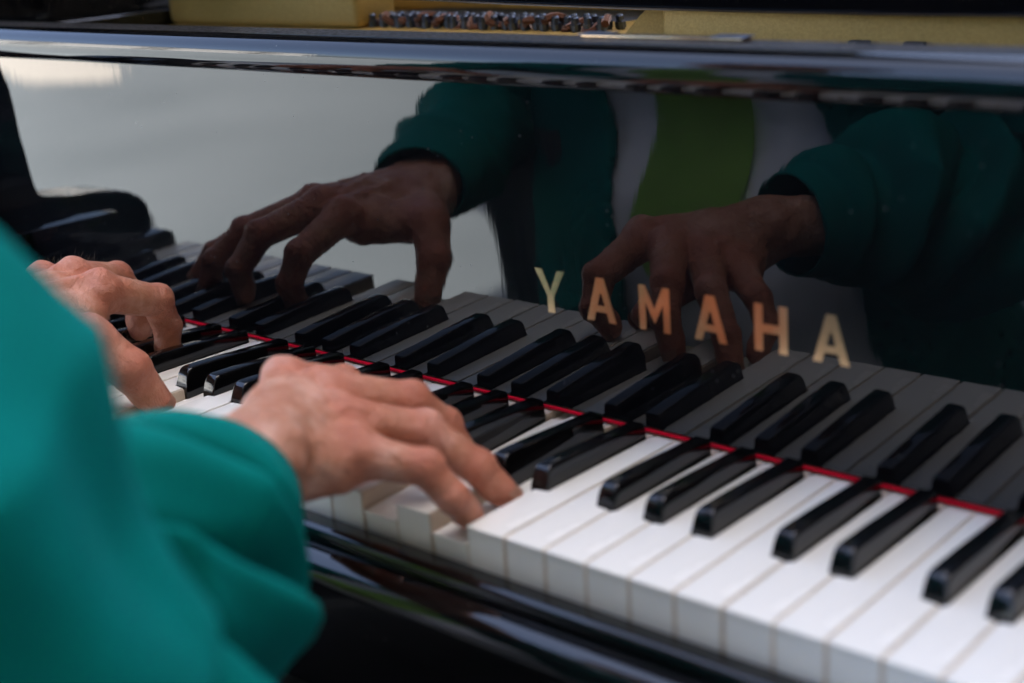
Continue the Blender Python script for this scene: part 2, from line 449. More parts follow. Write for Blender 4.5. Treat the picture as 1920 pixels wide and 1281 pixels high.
def build_case():
    xl, xr = -690.0, 641.0
    # fallboard: flat mirror face, half round nose on top, dusty flat behind it
    prof = [(fall_y(3.2), 3.2), (fall_y(183.5), 183.5)]
    cy, cz, ry, rz = fall_y(183.5) + .8, 195.2, 11.5, 11.8
    for i in range(0, 29):
        a = -math.pi / 2 - math.pi * i / 28
        prof.append((cy + ry * math.cos(a), cz + rz * math.sin(a)))
    prof += [(168, 207.0), (170, 205), (170, 3.2)]
    fb = extrude_x('fallboard', prof, xl + .6, xr - .6, PIANO, M_FALL)
    me = fb.data; me.materials.append(M_DUST)
    for p_ in me.polygons:
        if p_.normal.z > .97 and p_.center.z * 1000 - KEYH > 200 and p_.area > 1e-2: p_.material_index = 1
    # felt strip along the foot of the fallboard
    box('felt_strip', -637, 590, fall_y(1) - 1.3, fall_y(1) + .4, .3, 2.2, PIANO, M_FELT, bev=.5, seg=2)
    # brass inlaid letters
    def letter(ch, x, w):
        h, z0, s = 24.6, 58.7, 4.7
        bm = bmesh.new()
        def poly(pts):
            vs_ = []
            for u, v in pts:
                z = z0 + v; vs_.append(bm.verts.new((x + u, fall_y(z) - .18, z)))
            return bm.faces.new(vs_)
        hw = w / 2
        if ch == 'A':
            t = 2.6
            poly([(-hw, 0), (-hw + s, 0), (.0, h), (-t, h)]) if False else None
            # outer trapezium with counter and open foot: two legs, cap and bar
            lx = lambda v: -hw + (hw - t) * v / h           # outer edge
            ix = lambda v: lx(v) + s                          # inner edge
            poly([(lx(0), 0), (ix(0), 0), (ix(5.2), 5.2), (lx(5.2), 5.2)])
            poly([(-lx(0), 0), (-lx(5.2), 5.2), (-ix(5.2), 5.2), (-ix(0), 0)])
            poly([(lx(5.2), 5.2), (-lx(5.2), 5.2), (-lx(9.0), 9.0), (lx(9.0), 9.0)])
            vt = (0 - (-hw + s)) / ((hw - t) / h) - 1.6
            vt = min(vt, h - 4.2)
            poly([(lx(9.0), 9.0), (ix(9.0), 9.0), (min(ix(vt), -.35), vt), (lx(vt), vt)])
            poly([(-lx(9.0), 9.0), (-lx(vt), vt), (-min(ix(vt), -.35), vt), (-ix(9.0), 9.0)])
            poly([(lx(vt), vt), (min(ix(vt), -.35), vt), (-min(ix(vt), -.35), vt), (-lx(vt), vt), (t, h), (-t, h)])
        elif ch == 'Y':
            poly([(-s / 2, 0), (s / 2, 0), (s / 2, 9.6), (-s / 2, 9.6)])
            poly([(-s / 2, 9.6), (0, 12.6), (-hw + 4.9, h), (-hw, h)])
            poly([(s / 2, 9.6), (hw, h), (hw - 4.9, h), (0, 12.6)])
            poly([(-s / 2, 9.6), (s / 2, 9.6), (0, 12.6)])
        elif ch == 'H':
            poly([(-hw, 0), (-hw + s, 0), (-hw + s, h), (-hw, h)]); poly([(hw - s, 0), (hw, 0), (hw, h), (hw - s, h)])
            poly([(-hw + s, 9.9), (hw - s, 9.9), (hw - s, 14.4), (-hw + s, 14.4)])
        elif ch == 'M':
            m_ = 4.1
            poly([(-hw, 0), (-hw + m_, 0), (-hw + m_, 15.2), (-hw + m_, h), (-hw, h)]); poly([(hw - m_, 0), (hw, 0), (hw, h), (hw - m_, h), (hw - m_, 15.2)])
            poly([(-hw + m_, 15.2), (0, 4.2), (0, 12.2), (-hw + m_, h)]); poly([(hw - m_, 15.2), (hw - m_, h), (0, 12.2), (0, 4.2)])
        bmesh.ops.remove_doubles(bm, verts=bm.verts, dist=.01)
        fs = list(bm.faces)
        bmesh.ops.recalc_face_normals(bm, faces=fs)
        if sum(f.normal.y for f in bm.faces) > 0: bmesh.ops.reverse_faces(bm, faces=list(bm.faces))
        ext = bmesh.ops.extrude_face_region(bm, geom=list(bm.faces))
        for v in ext['geom']:
            if isinstance(v, bmesh.types.BMVert): v.co.y += .3
        bm_obj('letter', bm, fb, M_BRASS, label='polished brass letter ' + ch)
    for ch, x, w in (('Y', -105.2, 20.6), ('A', -70.4, 19.6), ('M', -35.5, 19.4), ('A', -1.1, 19.6), ('H', 34.0, 18.6), ('A', 66.8, 19.6)):
        letter(ch, x, w)
    # keyslip, keybed rail
    def rounded(y0, y1, z0, z1, r, rb=None):
        pts = [(y1, z0), (y1, z1)]
        pts += [(y0 + r - r * math.sin(a), z1 - r + r * math.cos(a)) for a in [math.pi / 2 * i / 8 for i in range(9)]]
        rb = rb or r
        pts += [(y0 + rb - rb * math.cos(a), z0 + rb - rb * math.sin(a)) for a in [math.pi / 2 * i / 6 for i in range(7)]]
        return pts
    extrude_x('keyslip', rounded(-15.5, -3.2, -45, -19.0, 5.0, 1), -690.5, 641.5, PIANO, M_LAC)
    extrude_x('keybed_rail', rounded(-31, -15.7, -62, -27.0, 14.0, 3), -690, 641, PIANO, M_LAC)
    box('keybed', -690, 641, -15, 420, -118, -24, PIANO, M_CASE, bev=3)
    # cheek blocks: low foot and a taller rounded block on it
    for x0, x1 in ((-689.5, -638.6), (590.6, 640.5)):
        foot = [(141.5, -23)] + [(8, -23), (8, 6)] + [(8 + 8 - 8 * math.cos(a), 6 + 8 * math.sin(a)) for a in [math.pi / 2 * i / 6 for i in range(1, 7)]] + [(141.5, 14)]
        c = extrude_x('cheek_block', foot, x0, x1, PIANO, M_LAC, bev=1.0)
        up = [(140.5, 14.2), (42, 14.2), (40, 20)] + [(40 + 22 * (1 - math.cos(a)), 20 + 22 * math.sin(a)) for a in [math.pi / 2 * i / 10 for i in range(1, 11)]] + [(100, 44), (140.6, 46)]
        extrude_x('cheek_cap', up, x0 + 1, x1 - 1, c, M_LAC, bev=1.5)
    # arms of the case
    for x0, x1 in ((-741, -690.6), (641.6, 692)):
        a_ = [(-9, -26.5), (-9, 14), (-6, 25), (0, 34), (9, 41), (24, 46.5), (44, 50), (70, 53), (90, 55), (97, 57), (101, 61), (103, 68), (104, 110), (105, 150), (109, 182), (117, 193), (132, 200), (420, 200), (420, -120), (100, -120), (60, -64.4), (-9, -64.4)]
        extrude_x('case_arm', a_, x0, x1, PIANO, M_LAC, bev=2.5)
    # rim of the body behind
    out = [(-741, 421), (-741, 1500)] + [(-741 + 230 * (1 - math.cos(a)), 1500 + 230 * math.sin(a)) for a in [math.pi / 2 * i / 8 for i in range(1, 9)]]
    out += [(-330, 1715), (-190, 1640), (-90, 1520), (0, 1330), (110, 1130), (290, 960), (480, 830), (610, 700), (670, 570), (692, 421)]
    bm = bmesh.new(); t_ = 48; n = len(out); inner = []
    for i, (x, y) in enumerate(out):
        ax, ay = out[max(i - 1, 0)]; bx, by = out[min(i + 1, n - 1)]
        d = Vector((bx - ax, by - ay)).normalized(); inner.append((x + d.y * t_, y - d.x * t_))
    R = [[bm.verts.new((x, y, z)) for x, y in pl] for pl, z in ((out, -120), (out, 200), (inner, 200), (inner, -120))]
    for a, b in ((0, 1), (1, 2), (2, 3), (3, 0)):
        for i in range(n - 1): bm.faces.new((R[a][i], R[a][i + 1], R[b][i + 1], R[b][i]))
    for i in (0, n - 1): bm.faces.new([R[q][i] for q in range(4)])
    bm_obj('rim', bm, PIANO, M_CASE, smooth=True)
    bm = bmesh.new(); top = [bm.verts.new((x, y, 140)) for x, y in inner]; bm.faces.new(top)
    bm_obj('soundboard', bm, PIANO, M_WOOD)
    # iron plate, seen in the slot between fallboard and music desk
    pl = box('iron_plate', -688, 640, 330, 640, 168, 186, PIANO, M_GOLD, bev=2)
    bm = bmesh.new(); add_box(bm, -139, 640, 302, 329.7, 150, 232, 3, 3)
    bm_obj('plate_flange', bm, pl, M_GOLD, smooth=True)
    bm = bmesh.new()
    vs_ = [bm.verts.new(q) for q in [(-190, 330.5, 186.4), (-141, 330.5, 186.4), (-141, 330.5, 226), (-160, 460, 186.4), (-141, 460, 186.4), (-141, 460, 222), (-176, 330.5, 200)]]
    bm.faces.new((vs_[0], vs_[1], vs_[2], vs_[6])); bm.faces.new((vs_[0], vs_[6], vs_[2], vs_[5], vs_[3])); bm.faces.new((vs_[1], vs_[4], vs_[5], vs_[2])); bm.faces.new((vs_[3], vs_[5], vs_[4])); bm.faces.new((vs_[0], vs_[3], vs_[4], vs_[1]))
    bm_obj('plate_rib', bm, pl, M_GOLD)
    bm = bmesh.new(); add_box(bm, -688, -141.5, 470, 500, 186.3, 262, 5, 3)
    bm_obj('plate_wall', bm, pl, M_GOLD, smooth=True)
    bm = bmesh.new(); add_box(bm, -689, -448, 335, 380, 186.3, 236, 6, 3)
    bm_obj('plate_wall', bm, pl, M_GOLD, smooth=True)
    for u, w in ((-102, 11), (-3, 12), (30, 12)):
        bm = bmesh.new(); add_box(bm, u - w / 2, u + w / 2, 296.5, 301.8, 176, 191.5, .6, 1)
        bm_obj('plate_stop', bm, pl, M_HOLE)
    # tuning pins with wire coils and the brown cloth woven between them
    me_p = None
    k = 0
    for i in range(30):
        x = -505 + i * 9.6
        for row in (0, 1):
            y = 352 + row * 16 + (i % 3) * 2.2
            if me_p is None:
                bm = bmesh.new(); add_cyl(bm, (0, 0, 0), (0, -1.6, 10), 3.0, 2.8, 10); add_cyl(bm, (0, -.3, 1.8), (0, -1.0, 6), 3.9, 3.9, 10); add_cyl(bm, (0, -1.6, 10), (0, -1.8, 11), 2.8, 2.0, 10)
                for v in bm.verts: v.co = v.co / 1000
                me_p = bpy.data.meshes.new('tuning_pin'); bm.to_mesh(me_p); bm.free(); me_p.materials.append(M_STEEL); shade_auto(me_p)
            o = bpy.data.objects.new('tuning_pin', me_p); COL.objects.link(o); o.parent = pl
            o.location = V((x + row * 4.3, y, 185.5)) - world_loc(pl)
    bm = bmesh.new()
    for s_, ph in ((356, 0),):
        pts = []
        for i in range(150):
            x = -510 + i * 1.95
            pts.append((x, s_ + 6.5 * math.sin(x * .353 + ph), 190.5 + 3.6 * math.sin(x * .3 + ph) + 2.2 * math.sin(x * .11)))
        add_tube(bm, pts, 3.0, 6)
    bm_obj('string_cloth', bm, pl, M_BROWNFELT, smooth=True)
    bm = bmesh.new()
    for i in range(60):
        x = -480 + i * 4.45
        add_tube(bm, [(x, 366, 192), (x - 6, 469, 189)], .55, 4)
    o = bm_obj('strings', bm, pl, M_STEEL); o['kind'] = 'stuff'
    box('pin_block', -688, 640, 262.5, 329, 110, 149, PIANO, M_WOOD, bev=1)
    # brass strike plate lying on the fallboard's back edge
    st = box('strike_plate', -90, 8, 158, 167.5, 207.2, 208.6, PIANO, M_BRASS, bev=.5)
    box('plate_end', -92, -72, 157.5, 168, 208.7, 209.5, st, M_STEEL, bev=.4)
    box('plate_end', -10, 10, 157.5, 168, 208.7, 209.5, st, M_STEEL, bev=.4)
    box('cross_rail', -688, 640, 171, 262, 150, 176, PIANO, M_CASE, bev=1)
    # music desk
    bm = bmesh.new(); add_box(bm, -640, 600, 285, 297, 0, 90, 3.5, 4)
    for k_ in range(-600, 100, 50):
        bmesh.ops.bisect_plane(bm, geom=bm.verts[:] + bm.edges[:] + bm.faces[:], plane_co=(k_, 0, 0), plane_no=(1, 0, 0))
    sl = math.tan(rad(1.0))
    for v in bm.verts:
        v.co.y += v.co.z * .05; v.co.z = v.co.z + 206 + 3.8e-5 * max(0, 90 - v.co.x) ** 2 * (1 if v.co.z < 20 else .5)
    bm_obj('music_desk', bm, PIANO, M_FALL, smooth=True)
    # lid, hinged along the bass side and propped open
    bm = bmesh.new(); lo_ = [bm.verts.new((x + 741, y, 0)) for x, y in out]; hi_ = [bm.verts.new((x + 741, y, 22)) for x, y in out]
    bm.faces.new(lo_); bm.faces.new(hi_[::-1])
    for i in range(n): bm.faces.new((lo_[i], lo_[(i + 1) % n], hi_[(i + 1) % n], hi_[i]))
    an = rad(72)
    for v in bm.verts: v.co = Vector((-737 + v.co.x * math.cos(an) - v.co.z * math.sin(an), v.co.y - 271, 197 + v.co.x * math.sin(an) + v.co.z * math.cos(an)))
    bm_obj('lid', bm, PIANO, M_CASE)
    bm = bmesh.new(); add_cyl(bm, (600, 620, 200), (-330, 560, 1400), 9, 8, 12)
    bm_obj('lid_prop', bm, PIANO, M_CASE, smooth=True)
    # legs
    for x, y in ((-640, 250), (590, 250), (-520, 1500)):
        bm = bmesh.new(); add_cyl(bm, (x, y, -121), (x, y, -640), 62, 42, 24); add_cyl(bm, (x, y, -640), (x, y, -690), 46, 46, 24)
        o = bm_obj('leg', bm, PIANO, M_CASE, smooth=True)
        bm = bmesh.new(); add_cyl(bm, (x - 14, y, -707), (x + 14, y, -707), 22.8, 22.8, 20)
        add_box(bm, x - 20, x + 20, y - 20, y + 20, -694, -689.9)
        bm_obj('caster', bm, o, M_BRASS, smooth=True)
build_case()

# ------------------------------------------------------------------ SDF modelling (smooth body surfaces)
def cap(p, a, b, ra, rb):
    a = np.asarray(a, np.float32); b = np.asarray(b, np.float32); ba = b - a
    pa = p - a; h = np.clip((pa @ ba) / max(float(ba @ ba), 1e-6), 0, 1)
    return np.linalg.norm(pa - h[:, None] * ba, axis=1) - (ra + (rb - ra) * h)
def sph(p, c, r): return np.linalg.norm(p - np.asarray(c, np.float32), axis=1) - r
def ell(p, c, r):
    r = np.asarray(r, np.float32); q = (p - np.asarray(c, np.float32)) / r
    k = np.linalg.norm(q, axis=1); return (k - 1) * float(min(r)) * (.5 + .5)
def smin(a, b, k):
    h = np.maximum(k - np.abs(a - b), 0) / k
    return np.minimum(a, b) - h * h * k * .25
def smax(a, b, k): return -smin(-a, -b, k)

def nets(f, lo, hi, h, B=12, slack=9.0):
    """naive surface nets of f over a box, evaluating only blocks near the surface"""
    lo = np.asarray(lo, float); hi = np.asarray(hi, float)
    nb = np.ceil((hi - lo) / (h * B)).astype(int); N = nb * B
    D = np.empty(N, np.float32)
    cs = [lo[i] + (np.arange(nb[i]) + .5) * B * h for i in range(3)]
    C = np.stack(np.meshgrid(*cs, indexing='ij'), -1).reshape(-1, 3).astype(np.float32)
    cd = f(C).reshape(nb); R = B * h * .87 + slack
    for i, j, k in np.ndindex(*nb):
        D[i * B:(i + 1) * B, j * B:(j + 1) * B, k * B:(k + 1) * B] = cd[i, j, k]
    act = np.argwhere(np.abs(cd) < R)
    loc = np.stack(np.meshgrid(*[np.arange(B)] * 3, indexing='ij'), -1).reshape(-1, 3)
    for c0 in range(0, len(act), 160):
        blk = act[c0:c0 + 160]
        pts = (blk[:, None, :] * B + loc[None]).reshape(-1, 3)
        v = f((lo + pts * h).astype(np.float32))
        D[pts[:, 0], pts[:, 1], pts[:, 2]] = v
    S = D < 0
    cn = S[:-1, :-1, :-1].astype(np.int8)
    corners = [(i, j, k) for i in (0, 1) for j in (0, 1) for k in (0, 1)]
    sh = np.array(S.shape) - 1
    cnt = sum(S[i:i + sh[0], j:j + sh[1], k:k + sh[2]].astype(np.int8) for i, j, k in corners)
    cells = np.argwhere((cnt > 0) & (cnt < 8))
    idx = -np.ones(sh, np.int64); idx[tuple(cells.T)] = np.arange(len(cells))
    acc = np.zeros((len(cells), 3)); num = np.zeros(len(cells))
    for a in corners:
        for ax in range(3):
            if a[ax] == 1: continue
            b = list(a); b[ax] = 1
            da = D[cells[:, 0] + a[0], cells[:, 1] + a[1], cells[:, 2] + a[2]]; db = D[cells[:, 0] + b[0], cells[:, 1] + b[1], cells[:, 2] + b[2]]
            x = (da < 0) != (db < 0)
            t = np.where(x, da / np.where(x, da - db, 1), 0)
            q = np.tile(np.array(a, float), (len(cells), 1)); q[:, ax] += t
            acc += q * x[:, None]; num += x
    verts = lo + (cells + acc / num[:, None]) * h
    quads = []
    for ax in range(3):
        u, w = (ax + 1) % 3, (ax + 2) % 3
        s0 = [slice(None)] * 3; s1 = [slice(None)] * 3
        s0[ax] = slice(0, -1); s1[ax] = slice(1, None)
        E = np.argwhere(S[tuple(s0)] != S[tuple(s1)])
        ok = (E[:, u] > 0) & (E[:, w] > 0) & (E[:, u] < sh[u]) & (E[:, w] < sh[w]); E = E[ok]
        ins = S[tuple(E.T)]
        def at(du, dw):
            e = E.copy(); e[:, u] -= du; e[:, w] -= dw; return idx[tuple(e.T)]
        q = np.stack([at(1, 1), at(0, 1), at(0, 0), at(1, 0)], 1)
        q[~ins] = q[~ins][:, ::-1]
        quads.append(q)
    F = np.concatenate(quads); F = F[(F >= 0).all(1)]
    return verts, F

# ------------------------------------------------------------------ hands
def unit(v): v = np.asarray(v, float); return v / max(np.linalg.norm(v), 1e-9)

class Hand:
    def __init__(s, wrist, elbow, fingers, thumb, up, side, web=()):
        s.web = web
        s.w = np.array(wrist, float); s.e = np.array(elbow, float); s.F = fingers; s.T = thumb; s.up = unit(up); s.side = side
    def finger(s, p, pts, rr, thumb=False):
        pts = [np.array(q, float) for q in pts]
        d = None
        for i in range(len(pts) - 1):
            c = cap(p, pts[i], pts[i + 1], rr[i], rr[i + 1])
            # slight waist in the middle of each phalanx, fuller pad under it
            d = c if d is None else smin(d, c, 3.0)
        for i in range(1, len(pts) - 1):
            t0, t1 = unit(pts[i] - pts[i - 1]), unit(pts[i + 1] - pts[i])
            pal = unit(t1 - t0 + 1e-4 * s.up)                 # palmar side lies inside the bend
            if np.dot(t0, t1) > .985: pal = -s.up
            # knuckle on the back of the joint
            d = smin(d, sph(p, pts[i] - pal * rr[i] * .30, rr[i] * .81), 3.5)
            # flexion creases
            tb = unit(t0 + t1); q = p - pts[i].astype(np.float32)
            along = q @ tb.astype(np.float32); side_ = q @ pal.astype(np.float32)
            wgt = np.clip((side_ / rr[i] + .15) / .7, 0, 1)
            near = np.exp(-(np.linalg.norm(q, axis=1) / (rr[i] * 1.9)) ** 4)
            d = d + near * wgt * (.75 * np.exp(-((along - .3) / .8) ** 2) + .4 * np.exp(-((along + 2.6) / .7) ** 2))
            back = np.clip((-side_ / rr[i] - .25) / .5, 0, 1)
            d = d + near * back * .18 * np.sin(along * 2.1 + q[:, 0] * .25) * np.exp(-(along / 4.5) ** 2)
        # pad of the last phalanx
        t1 = unit(pts[-1] - pts[-2]); t0 = unit(pts[-2] - pts[-3]); pal = unit(t1 - t0 + 1e-3)
        mid = pts[-2] * .35 + pts[-1] * .65
        d = smin(d, sph(p, mid + pal * rr[-1] * .22, rr[-1] * .93), 4)
        return d
    def __call__(s, p):
        w, e = s.w, s.e; ax = unit(w - e); lat = unit(np.cross(ax, s.up)); nrm = np.cross(lat, ax)
        # forearm: oval, narrow at the wrist
        d = smin(cap(p, w + lat * 11, e + lat * 20, 16.5, 27), cap(p, w - lat * 11, e - lat * 20, 16.5, 27), 16)
        d = smin(d, sph(p, w + lat * (17 if s.side > 0 else -17) * 1.0 - ax * 12 + nrm * 9, 8.5), 9)      # ulnar head
        mc = [np.array(f[0][0], float) for f in s.F]
        carp = [w + ax * 14 + lat * o for o in np.linspace(-15, 15, 4) * (-s.side)]
        palm = None
        for m, c in zip(mc, carp):
            k = cap(p, c, m, 15.0, 11.6); palm = k if palm is None else smin(palm, k, 11)
        # soft underside of the palm
        ctr = sum(mc) / 4; under = -s.up
        palm = smin(palm, cap(p, w + ax * 18 + under * 7, ctr * .75 + w * .25 + under * 9, 15, 15), 10)
        palm = smin(palm, cap(p, carp[3] + under * 6, mc[3] * .8 + carp[3] * .2 + under * 6, 15, 12.5), 8)   # little finger side
        d = smin(d, palm, 16)
        # thumb mount
        tp, tr = s.T
        tp = [np.array(q, float) for q in tp]
        d = smin(d, cap(p, tp[0], tp[1], tr[0], tr[1]), 15)
        web = (tp[1] * .55 + tp[0] * .45 + mc[0]) / 2
        d = smin(d, cap(p, tp[0] * .5 + tp[1] * .5, mc[0] * .55 + tp[0] * .45, 9.5, 8.5), 10)
        for a_, b_, r0, r1 in s.web: d = smin(d, cap(p, a_, b_, r0, r1), 9)
        # knuckles, tendons, veins
        for i, m in enumerate(mc):
            nx = np.array(s.F[i][0][1], float)
            out = unit(s.up * 1.0 - .25 * unit(nx - m))
            d = smin(d, sph(p, m + out * 6.6, 8.2), 4.0)
            t0 = m + s.up * 10.2 - unit(m - w) * 6; t1 = (m * .35 + (w + ax * 12) * .65) + s.up * 13.0
            d = smin(d, cap(p, t0, t1, 3.2, 2.2), 3.5)
        rng = random.Random(5 if s.side > 0 else 9)
        for i in range(3):
            m0, m1 = mc[i], mc[i + 1]
            a = (m0 + m1) / 2 + s.up * 9.5 - unit((m0 + m1) / 2 - w) * 10
            q = [a]
            for k in range(1, 6):
                t = k / 5; base = a * (1 - t) + (w + s.up * 15 - ax * 12 + lat * (i - 1) * 7) * t
                base = base + s.up * 3.5 * math.sin(math.pi * t) + lat * rng.uniform(-4.5, 4.5) * math.sin(math.pi * t)
                q.append(base)
            for u, v in zip(q, q[1:]): d = smin(d, cap(p, u, v, 2.4, 2.5), 2.0)
        # fingers, each blended with the palm only
        out = d
        for pts, rr in s.F:
            out = smin(out, 1e3 + 0 * d, 1)
        for i in range(3):
            m0, m1 = mc[i], mc[i + 1]; c_ = ((m0 + m1) / 2 + s.up * 11 - unit((m0 + m1) / 2 - w) * 4).astype(np.float32)
            d = d + 2.0 * np.exp(-(np.linalg.norm(p - c_, axis=1) / 8.0) ** 2)
        x_, y_, z_ = p[:, 0], p[:, 1], p[:, 2]
        d = d + .55 * np.sin(x_ / 5.1 + 1.3 * np.sin(y_ / 7.3)) * np.sin(y_ / 5.7 + z_ / 6.1) + .3 * np.sin(x_ / 2.9 + y_ / 3.7) * np.sin(z_ / 2.7 + y_ / 3.1)
        res = None
        for pts, rr in s.F:
            g = smin(d, s.finger(p, pts, rr), 7.0)
            res = g if res is None else smin(res, g, 1.6)
        g = smin(d, s.finger(p, tp[1:], tr[1:]), 8.0)
        return smin(res, g, 1.6)
    def joints(s):
        J = []
        for pts, rr in s.F: J += [(np.array(q), r) for q, r in zip(pts, rr)]
        J += [(np.array(q), r) for q, r in zip(s.T[0][1:], s.T[1][1:])]
        return J

LEFT = Hand((-402, -58, 52), (-510, -255, 62),
    [([(-386, 36, 58), (-389, 79, 40.5), (-394, 88, 20), (-393, 85, -1)], [13, 10.6, 9.3, 7.8]),
     [[(-410, 34, 63), (-431, 79, 50), (-438, 97, 28), (-438, 96, 8.6)], [13, 10.6, 9.2, 7.8]],
     [[(-430, 24, 60), (-465, 66, 46), (-478, 88, 27), (-484, 94, 8.5)], [12.5, 10, 8.8, 7.5]],
     [[(-446, 10, 53), (-484, 48, 40), (-502, 70, 26), (-513, 80, 10)], [11.5, 8.8, 7.8, 6.8]]],
    ([(-374, -32, 46), (-340, -5, 45), (-324, 10, 25), (-321, 23, 1.5)], [19, 14.5, 12.6, 10.0]), (.05, .18, 1), -1,
    [((-392, -10, 44), (-386, 22, 48), 17, 13.5), ((-352, -14, 42), (-380, 18, 46), 14, 11.5)])
RIGHT = Hand((-101, -90, 46), (15, -295, 8),
    [([(-152, -12, 54), (-158, 29, 40), (-157, 38, 22), (-149, 33, 7.6)], [12.8, 10.2, 9.0, 7.6]),
     [[(-129, -8, 52), (-107, 28, 41), (-99, 43, 25), (-91, 48, 7.6)], [12.8, 10.3, 9.0, 7.7]],
     [[(-108, -17, 45), (-84, 14, 35), (-65, 29.5, 14.5), (-56.5, 37.5, 0.5)], [12.2, 9.8, 8.6, 7.6]],
     [[(-90, -27, 36), (-64, -7, 27.5), (-54, -.5, 12.5), (-54.5, 11, -1.8)], [11.2, 8.6, 7.7, 6.8]]],
    ([(-118, -66, 34), (-133, -38, 22), (-143, -14, 11), (-142, 6, 8.5)], [16, 12, 10.6, 8.6]), (-.35, -.05, 1), 1)

def hand_mesh(H, h):
    pts = np.array([j for j, r in H.joints()] + [H.w]); lo = pts.min(0) - 24; hi = pts.max(0) + 26
    far = H.w + unit(H.e - H.w) * 60
    lo = np.minimum(lo, far - 40); hi = np.maximum(hi, far + 40)
    cut_n = unit(H.e - H.w)
    f = lambda p: smax(H(p), ((p - (H.w + cut_n * 36).astype(np.float32)) @ cut_n.astype(np.float32)), 2)
    return nets(f, lo, hi, h)

def torso_x(p, infl):
    q = p.copy(); q[:, 0] = q[:, 0] + 262
    d = cap(q, (-85, -425, -180), (85, -425, -180), 105 + infl, 105 + infl)
    d = smin(d, cap(q, (-62, -325, -50), (62, -325, -50), 112 + infl, 112 + infl), 60)
    d = smin(d, cap(q, (-85, -372, 150), (85, -372, 150), 116 + infl, 116 + infl), 60)
    d = smin(d, cap(q, (-135, -362, 275), (135, -362, 275), 72 + infl, 72 + infl), 50)
    return d

def body_sdf(p):
    d = torso_x(p, 0)
    q = p.copy(); q[:, 0] += 262
    d = smin(d, cap(q, (0, -355, 320), (0, -325, 430), 58, 52), 30)
    q[:, 1] += 75
    # head, bowed over the keys
    d = smin(d, ell(q, (0, -220, 545), (74, 94, 112)), 22)
    d = smin(d, ell(q, (0, -185, 480), (50, 62, 58)), 25)                               # jaw
    d = smin(d, cap(q, (0, -128, 560), (0, -106, 520), 8, 13), 9)                         # nose
    d = smin(d, cap(q, (-34, -137, 578), (34, -137, 578), 9, 9), 12)                      # brow
    for sx in (-1, 1):
        d = smax(d, -sph(q, (sx * 31, -122, 556), 15), 10)
        d = smin(d, sph(q, (sx * 31, -141, 556), 12.5), 2)                                # eyeball under the lid
        d = smin(d, cap(q, (sx * 76, -222, 560), (sx * 74, -214, 525), 11, 7), 6)          # ear
    d = smax(d, -cap(q, (-22, -117, 484), (22, -117, 484), 4, 4), 6)                      # mouth
    d = smin(d, cap(q, (-18, -123, 477), (18, -123, 477), 6, 6), 5)
    for sh_, H in (((-110, -335, 300), RIGHT), ((-410, -345, 300), LEFT)):
        d = smin(d, cap(p, sh_, H.e, 40, 22), 25)
        d = smin(d, cap(p, H.e, H.w + unit(H.e - H.w) * 50, 22, 20), 20)
    return d

PERSON = empty('person', V((-230, -400, -KEYH)), 'person in teal jacket, white shirt and lime tie playing the piano with both hands', 'person')

def build_body():
    Vs, Fs, fl = [], [], []; n = 0
    for H in (LEFT, RIGHT):
        v, f = hand_mesh(H, .95)
        fu = np.zeros(len(v))
        for j, r in H.joints():
            fu = np.maximum(fu, .85 * np.exp(-(np.linalg.norm(v - j, axis=1) / (r * 1.5)) ** 2 * 1.1))
        tips = [np.array(pts[-1]) for pts, _ in H.F] + [np.array(H.T[0][-1])]
        for j in tips: fu = np.maximum(fu, .7 * np.exp(-(np.linalg.norm(v - j, axis=1) / 13) ** 2))
        Vs.append(v); Fs.append(f + n); fl.append(fu); n += len(v)
    v, f = nets(body_sdf, (-640, -580, -320), (140, -90, 700), 7.0, slack=45)
    Vs.append(v); Fs.append(f + n); fl.append(np.full(len(v), .2))
    V_, F_, fl = np.concatenate(Vs), np.concatenate(Fs), np.concatenate(fl)
    o = from_mm('body', V_, F_, PERSON, M_SKIN)
    at = o.data.attributes.new('flush', 'FLOAT', 'POINT'); at.data.foreach_set('value', fl.astype(np.float32))
    return o
BODY = build_body()

def nails():
    for H in (LEFT, RIGHT):
        for pts, rr in H.F + [(H.T[0][1:], H.T[1][1:])]:
            a, b, c = [np.array(q, float) for q in pts[-3:]]; r = rr[-1]
            t0, t1 = unit(b - a), unit(c - b); pal = unit(t1 - t0 + 1e-3 * (-H.up))
            if H.T[0][1:] is pts: pal = unit(np.cross(t1, np.cross(np.array((-.5, -.6, 0.1)), t1))) * -1
            pal = unit(pal - t1 * np.dot(pal, t1)); sd = np.cross(t1, pal)
            bm = bmesh.new(); grid = []
            for i in range(7):
                u = i / 6 * 2 - 1; row = []
                for j in range(7):
                    v = j / 6 * 2 - 1
                    ang = v * .85 * (1 - .12 * u * u); rad_ = r * 1.0 + .25
                    cen = c + t1 * (u * 5.6 + 1.2 - .9 * v * v)
                    row.append(bm.verts.new(cen + sd * math.sin(ang) * rad_ - pal * (math.cos(ang) * rad_ - .35 + (.5 if i == 0 else 0) * -1)))
                grid.append(row)
            for i in range(6):
                for j in range(6): bm.faces.new((grid[i][j], grid[i + 1][j], grid[i + 1][j + 1], grid[i][j + 1]))
            bmesh.ops.solidify(bm, geom=bm.faces[:], thickness=.5)
            bm_obj('fingernail', bm, PERSON, M_NAIL, smooth=True)
nails()

